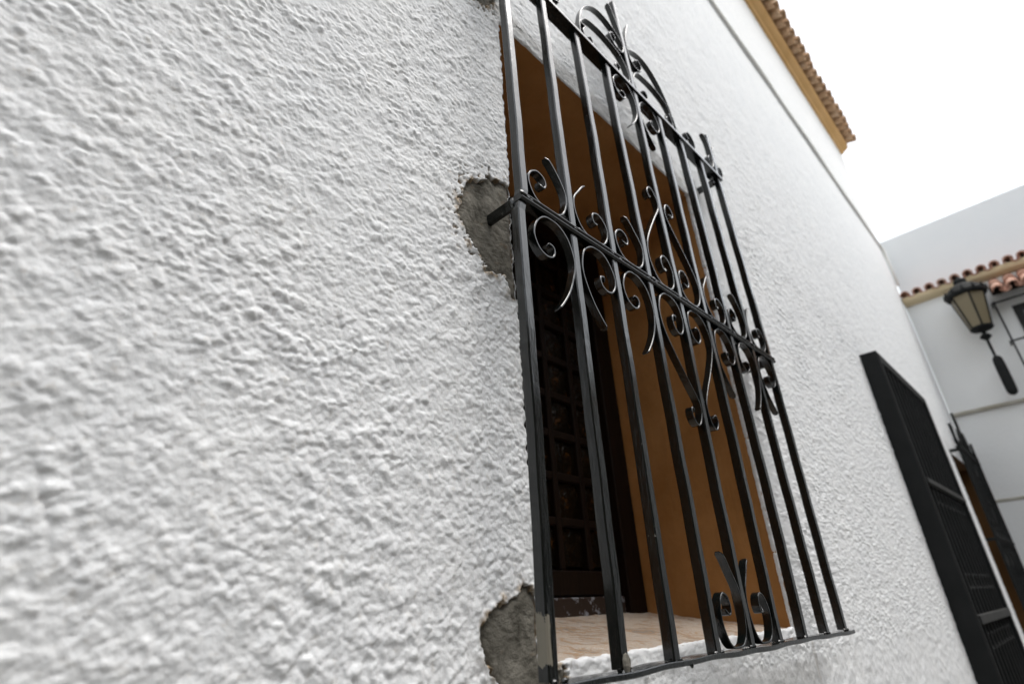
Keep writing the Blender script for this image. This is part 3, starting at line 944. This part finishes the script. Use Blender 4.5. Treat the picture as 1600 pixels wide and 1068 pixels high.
for y in (YL, YW-0.005): v += [(x, y, z) for x, z in prof]
for i in range(n-1): f.append((i, i+1, n+i+1, n+i))
f.append(tuple(range(n))[::-1]); f.append(tuple(range(n, 2*n)))
MB().add(v, f).build("eave_moulding", PALE_OCHRE, rear)
tile_roof("roof_tiles", TILE_RED, rear, (XB-0.115, YW-0.05, 2.926), (0, -1, 0), (1, 0, 0.25), 7.2, 0.113, 1, 0.28, r=0.045)

# canopy of red tiles with a caged window below it
canopy = tile_roof("canopy_tiles", TILE_RED, rear, (6.80, -0.20, 2.60), (0, -1, 0), (1, 0, 0.75), 1.3, 0.115, 2, 0.19, r=0.052, label="red tiled canopy over the rear window")
MB().add([(6.83, -0.14, 2.585), (6.83, -1.55, 2.585), (XB, -1.55, 2.76), (XB, -0.14, 2.76), (6.83, -0.14, 2.60), (6.83, -1.55, 2.60), (XB, -1.55, 2.775), (XB, -0.14, 2.775)],
         [(0, 1, 2, 3), (4, 7, 6, 5), (0, 4, 5, 1), (0, 3, 7, 4), (1, 5, 6, 2)]).build("canopy_board", WOOD, rear)
wf = MB()
wf.box((XB-0.03, -0.30, 1.75), (XB-0.0005, -0.24, 2.50)); wf.box((XB-0.03, -1.40, 1.75), (XB-0.0005, -1.34, 2.50)); wf.box((XB-0.03, -1.3395, 2.44), (XB-0.0005, -0.3005, 2.50))
wf = wf.build("window_frame", GREYMETAL, rear)
MB().box((XB-0.012, -1.339, 1.75), (XB-0.0008, -0.301, 2.439)).build("pane", GREYPANE, wf)
cage = thing("window_cage", "dark barred cage on the rear building window, below the red tile canopy", "grille", (6.95, -0.8, 1.70))
for k, y in enumerate(np.linspace(-0.125, -1.5, 6)):
    MB().box((6.93, y-0.008, 1.70), (6.945, y+0.008, 2.565), 0.002).build("bar", DARKMETAL, cage)
for z in (1.72, 2.13, 2.545):
    m = MB(); m.box((6.917, -1.515, z-0.008), (6.9295, -0.11, z+0.008), 0.002); m.box((6.930, -0.1145, z-0.007), (XB-0.001, -0.0995, z+0.007), 0.002)
    m.build("cross_rail", DARKMETAL, cage)

# ------------------------------------------------------------------ house across the street (unseen behind the photographer, added as the iron's dark reflection)
opp = thing("unseen_opposite_house", "unseen brown house with dark shutters and tiled eave across the street, added for the iron to reflect", "house", (2.0, -4.6, -H))
YO = -4.6
m = MB(); m.box((-9, YO-6, -H), (6.6, YO, 4.1)); m.build("wall", SMOOTHO, opp)
m = MB(); m.box((-9, YO+0.003, -H+0.002), (6.6, YO+0.03, -0.75), 0.01); m.build("plinth", LEDGE, opp)
for x in (-6.5, -3.6, -0.7, 2.2, 4.9):
    for z0, z1 in ((-0.35, 1.1), (2.2, 3.5)):
        f_ = MB(); f_.box((x-0.60, YO+0.002, z0-0.08), (x+0.60, YO+0.05, z0-0.002), 0.008); f_.box((x-0.52, YO+0.002, z0), (x-0.445, YO+0.035, z1), 0.005)
        f_.box((x+0.445, YO+0.002, z0), (x+0.52, YO+0.035, z1), 0.005); f_.box((x-0.52, YO+0.002, z1+0.001), (x+0.52, YO+0.035, z1+0.07), 0.005)
        wo = f_.build("window", WOOD, opp)
        p_ = MB()
        for s in (-1, 1):
            for k in range(9):
                zz = z0+0.03+(z1-z0-0.05)*k/9
                p_.box((x+0.225*s-0.21, YO+0.004, zz), (x+0.225*s+0.21, YO+0.028, zz+(z1-z0)/9*0.82), 0.003)
        p_.build("shutter", WOOD, wo)
tile_roof("roof_tiles", TILE_OLD, opp, (-9, YO+0.24, 4.12), (1, 0, 0), (0, -1, 0.35), 15.5, 0.2, 3, 0.42, r=0.088)
MB().add([(-9, YO+0.02, 4.105), (6.6, YO+0.02, 4.105), (6.6, YO-3, 5.1), (-9, YO-3, 5.1)], [(0, 3, 2, 1)]).build("roof_deck", TILE_OLD, opp)

# ------------------------------------------------------------------ wall lantern
LX, LY = 6.82, 0.045
lamp = thing("wall_lantern", "black street lantern with yellowed glass on a thick bracket, against the rear white wall", "lamp", (LX, LY, 1.60))
m = MB()
m.lathe((LX, LY, 0), [(0.10, 2.655), (0.172, 2.660), (0.178, 2.685), (0.160, 2.715), (0.135, 2.752), (0.092, 2.785), (0.060, 2.797), (0.052, 2.815), (0.058, 2.835), (0.046, 2.86), (0.020, 2.872), (0.006, 2.90)], 24)
for k in range(12):
    a = 2*math.pi*k/12
    cx, cy = LX+0.172*math.cos(a), LY+0.172*math.sin(a)
    m.lathe((cx, cy, 0), [(0.012, 2.675), (0.016, 2.70), (0.006, 2.735)], 6)
m.build("cap", DARKMETAL, lamp)
sides = 6
def hexr(r, z, ph=0.2): return [(LX+r*math.cos(ph+2*math.pi*k/sides), LY+r*math.sin(ph+2*math.pi*k/sides), z) for k in range(sides)]
b0, b1 = hexr(0.090, 2.305), hexr(0.148, 2.653)
MB().add(b0+b1, [(k, (k+1) % sides, sides+(k+1) % sides, sides+k) for k in range(sides)]+[tuple(range(sides))[::-1], tuple(range(sides, 2*sides))]).build("lamp_glass", LAMPGLASS, lamp)
m = MB()
for k in range(sides): m.tube([b0[k], b1[k]], 0.0085, 6)
for k in range(sides):
    m.tube([b0[k], b0[(k+1) % sides]], 0.011, 6)
m.lathe((LX, LY, 0), [(0.03, 2.265), (0.085, 2.282), (0.098, 2.295), (0.088, 2.304)], 18)
m.build("frame", DARKMETAL, lamp)
m = MB()
m.lathe((LX, LY, 0), [(0.012, 2.00), (0.013, 2.17), (0.030, 2.185), (0.050, 2.205), (0.034, 2.228), (0.016, 2.24), (0.022, 2.264)], 16)
m.build("stem", DARKMETAL, lamp)
m = MB()
m.lathe((LX, LY-0.005, 0), [(0.008, 1.600), (0.030, 1.612), (0.042, 1.64), (0.044, 1.70), (0.043, 1.92), (0.040, 1.96), (0.028, 1.99), (0.012, 2.001)], 18)
m.tube([(LX+0.03, LY, 1.70), (LX+0.12, LY, 1.69), (XB-0.001, LY, 1.70)], 0.016, 8)
m.tube([(LX+0.03, LY, 1.90), (LX+0.12, LY, 1.91), (XB-0.001, LY, 1.90)], 0.016, 8)
m.build("bracket", DARKMETAL, lamp)
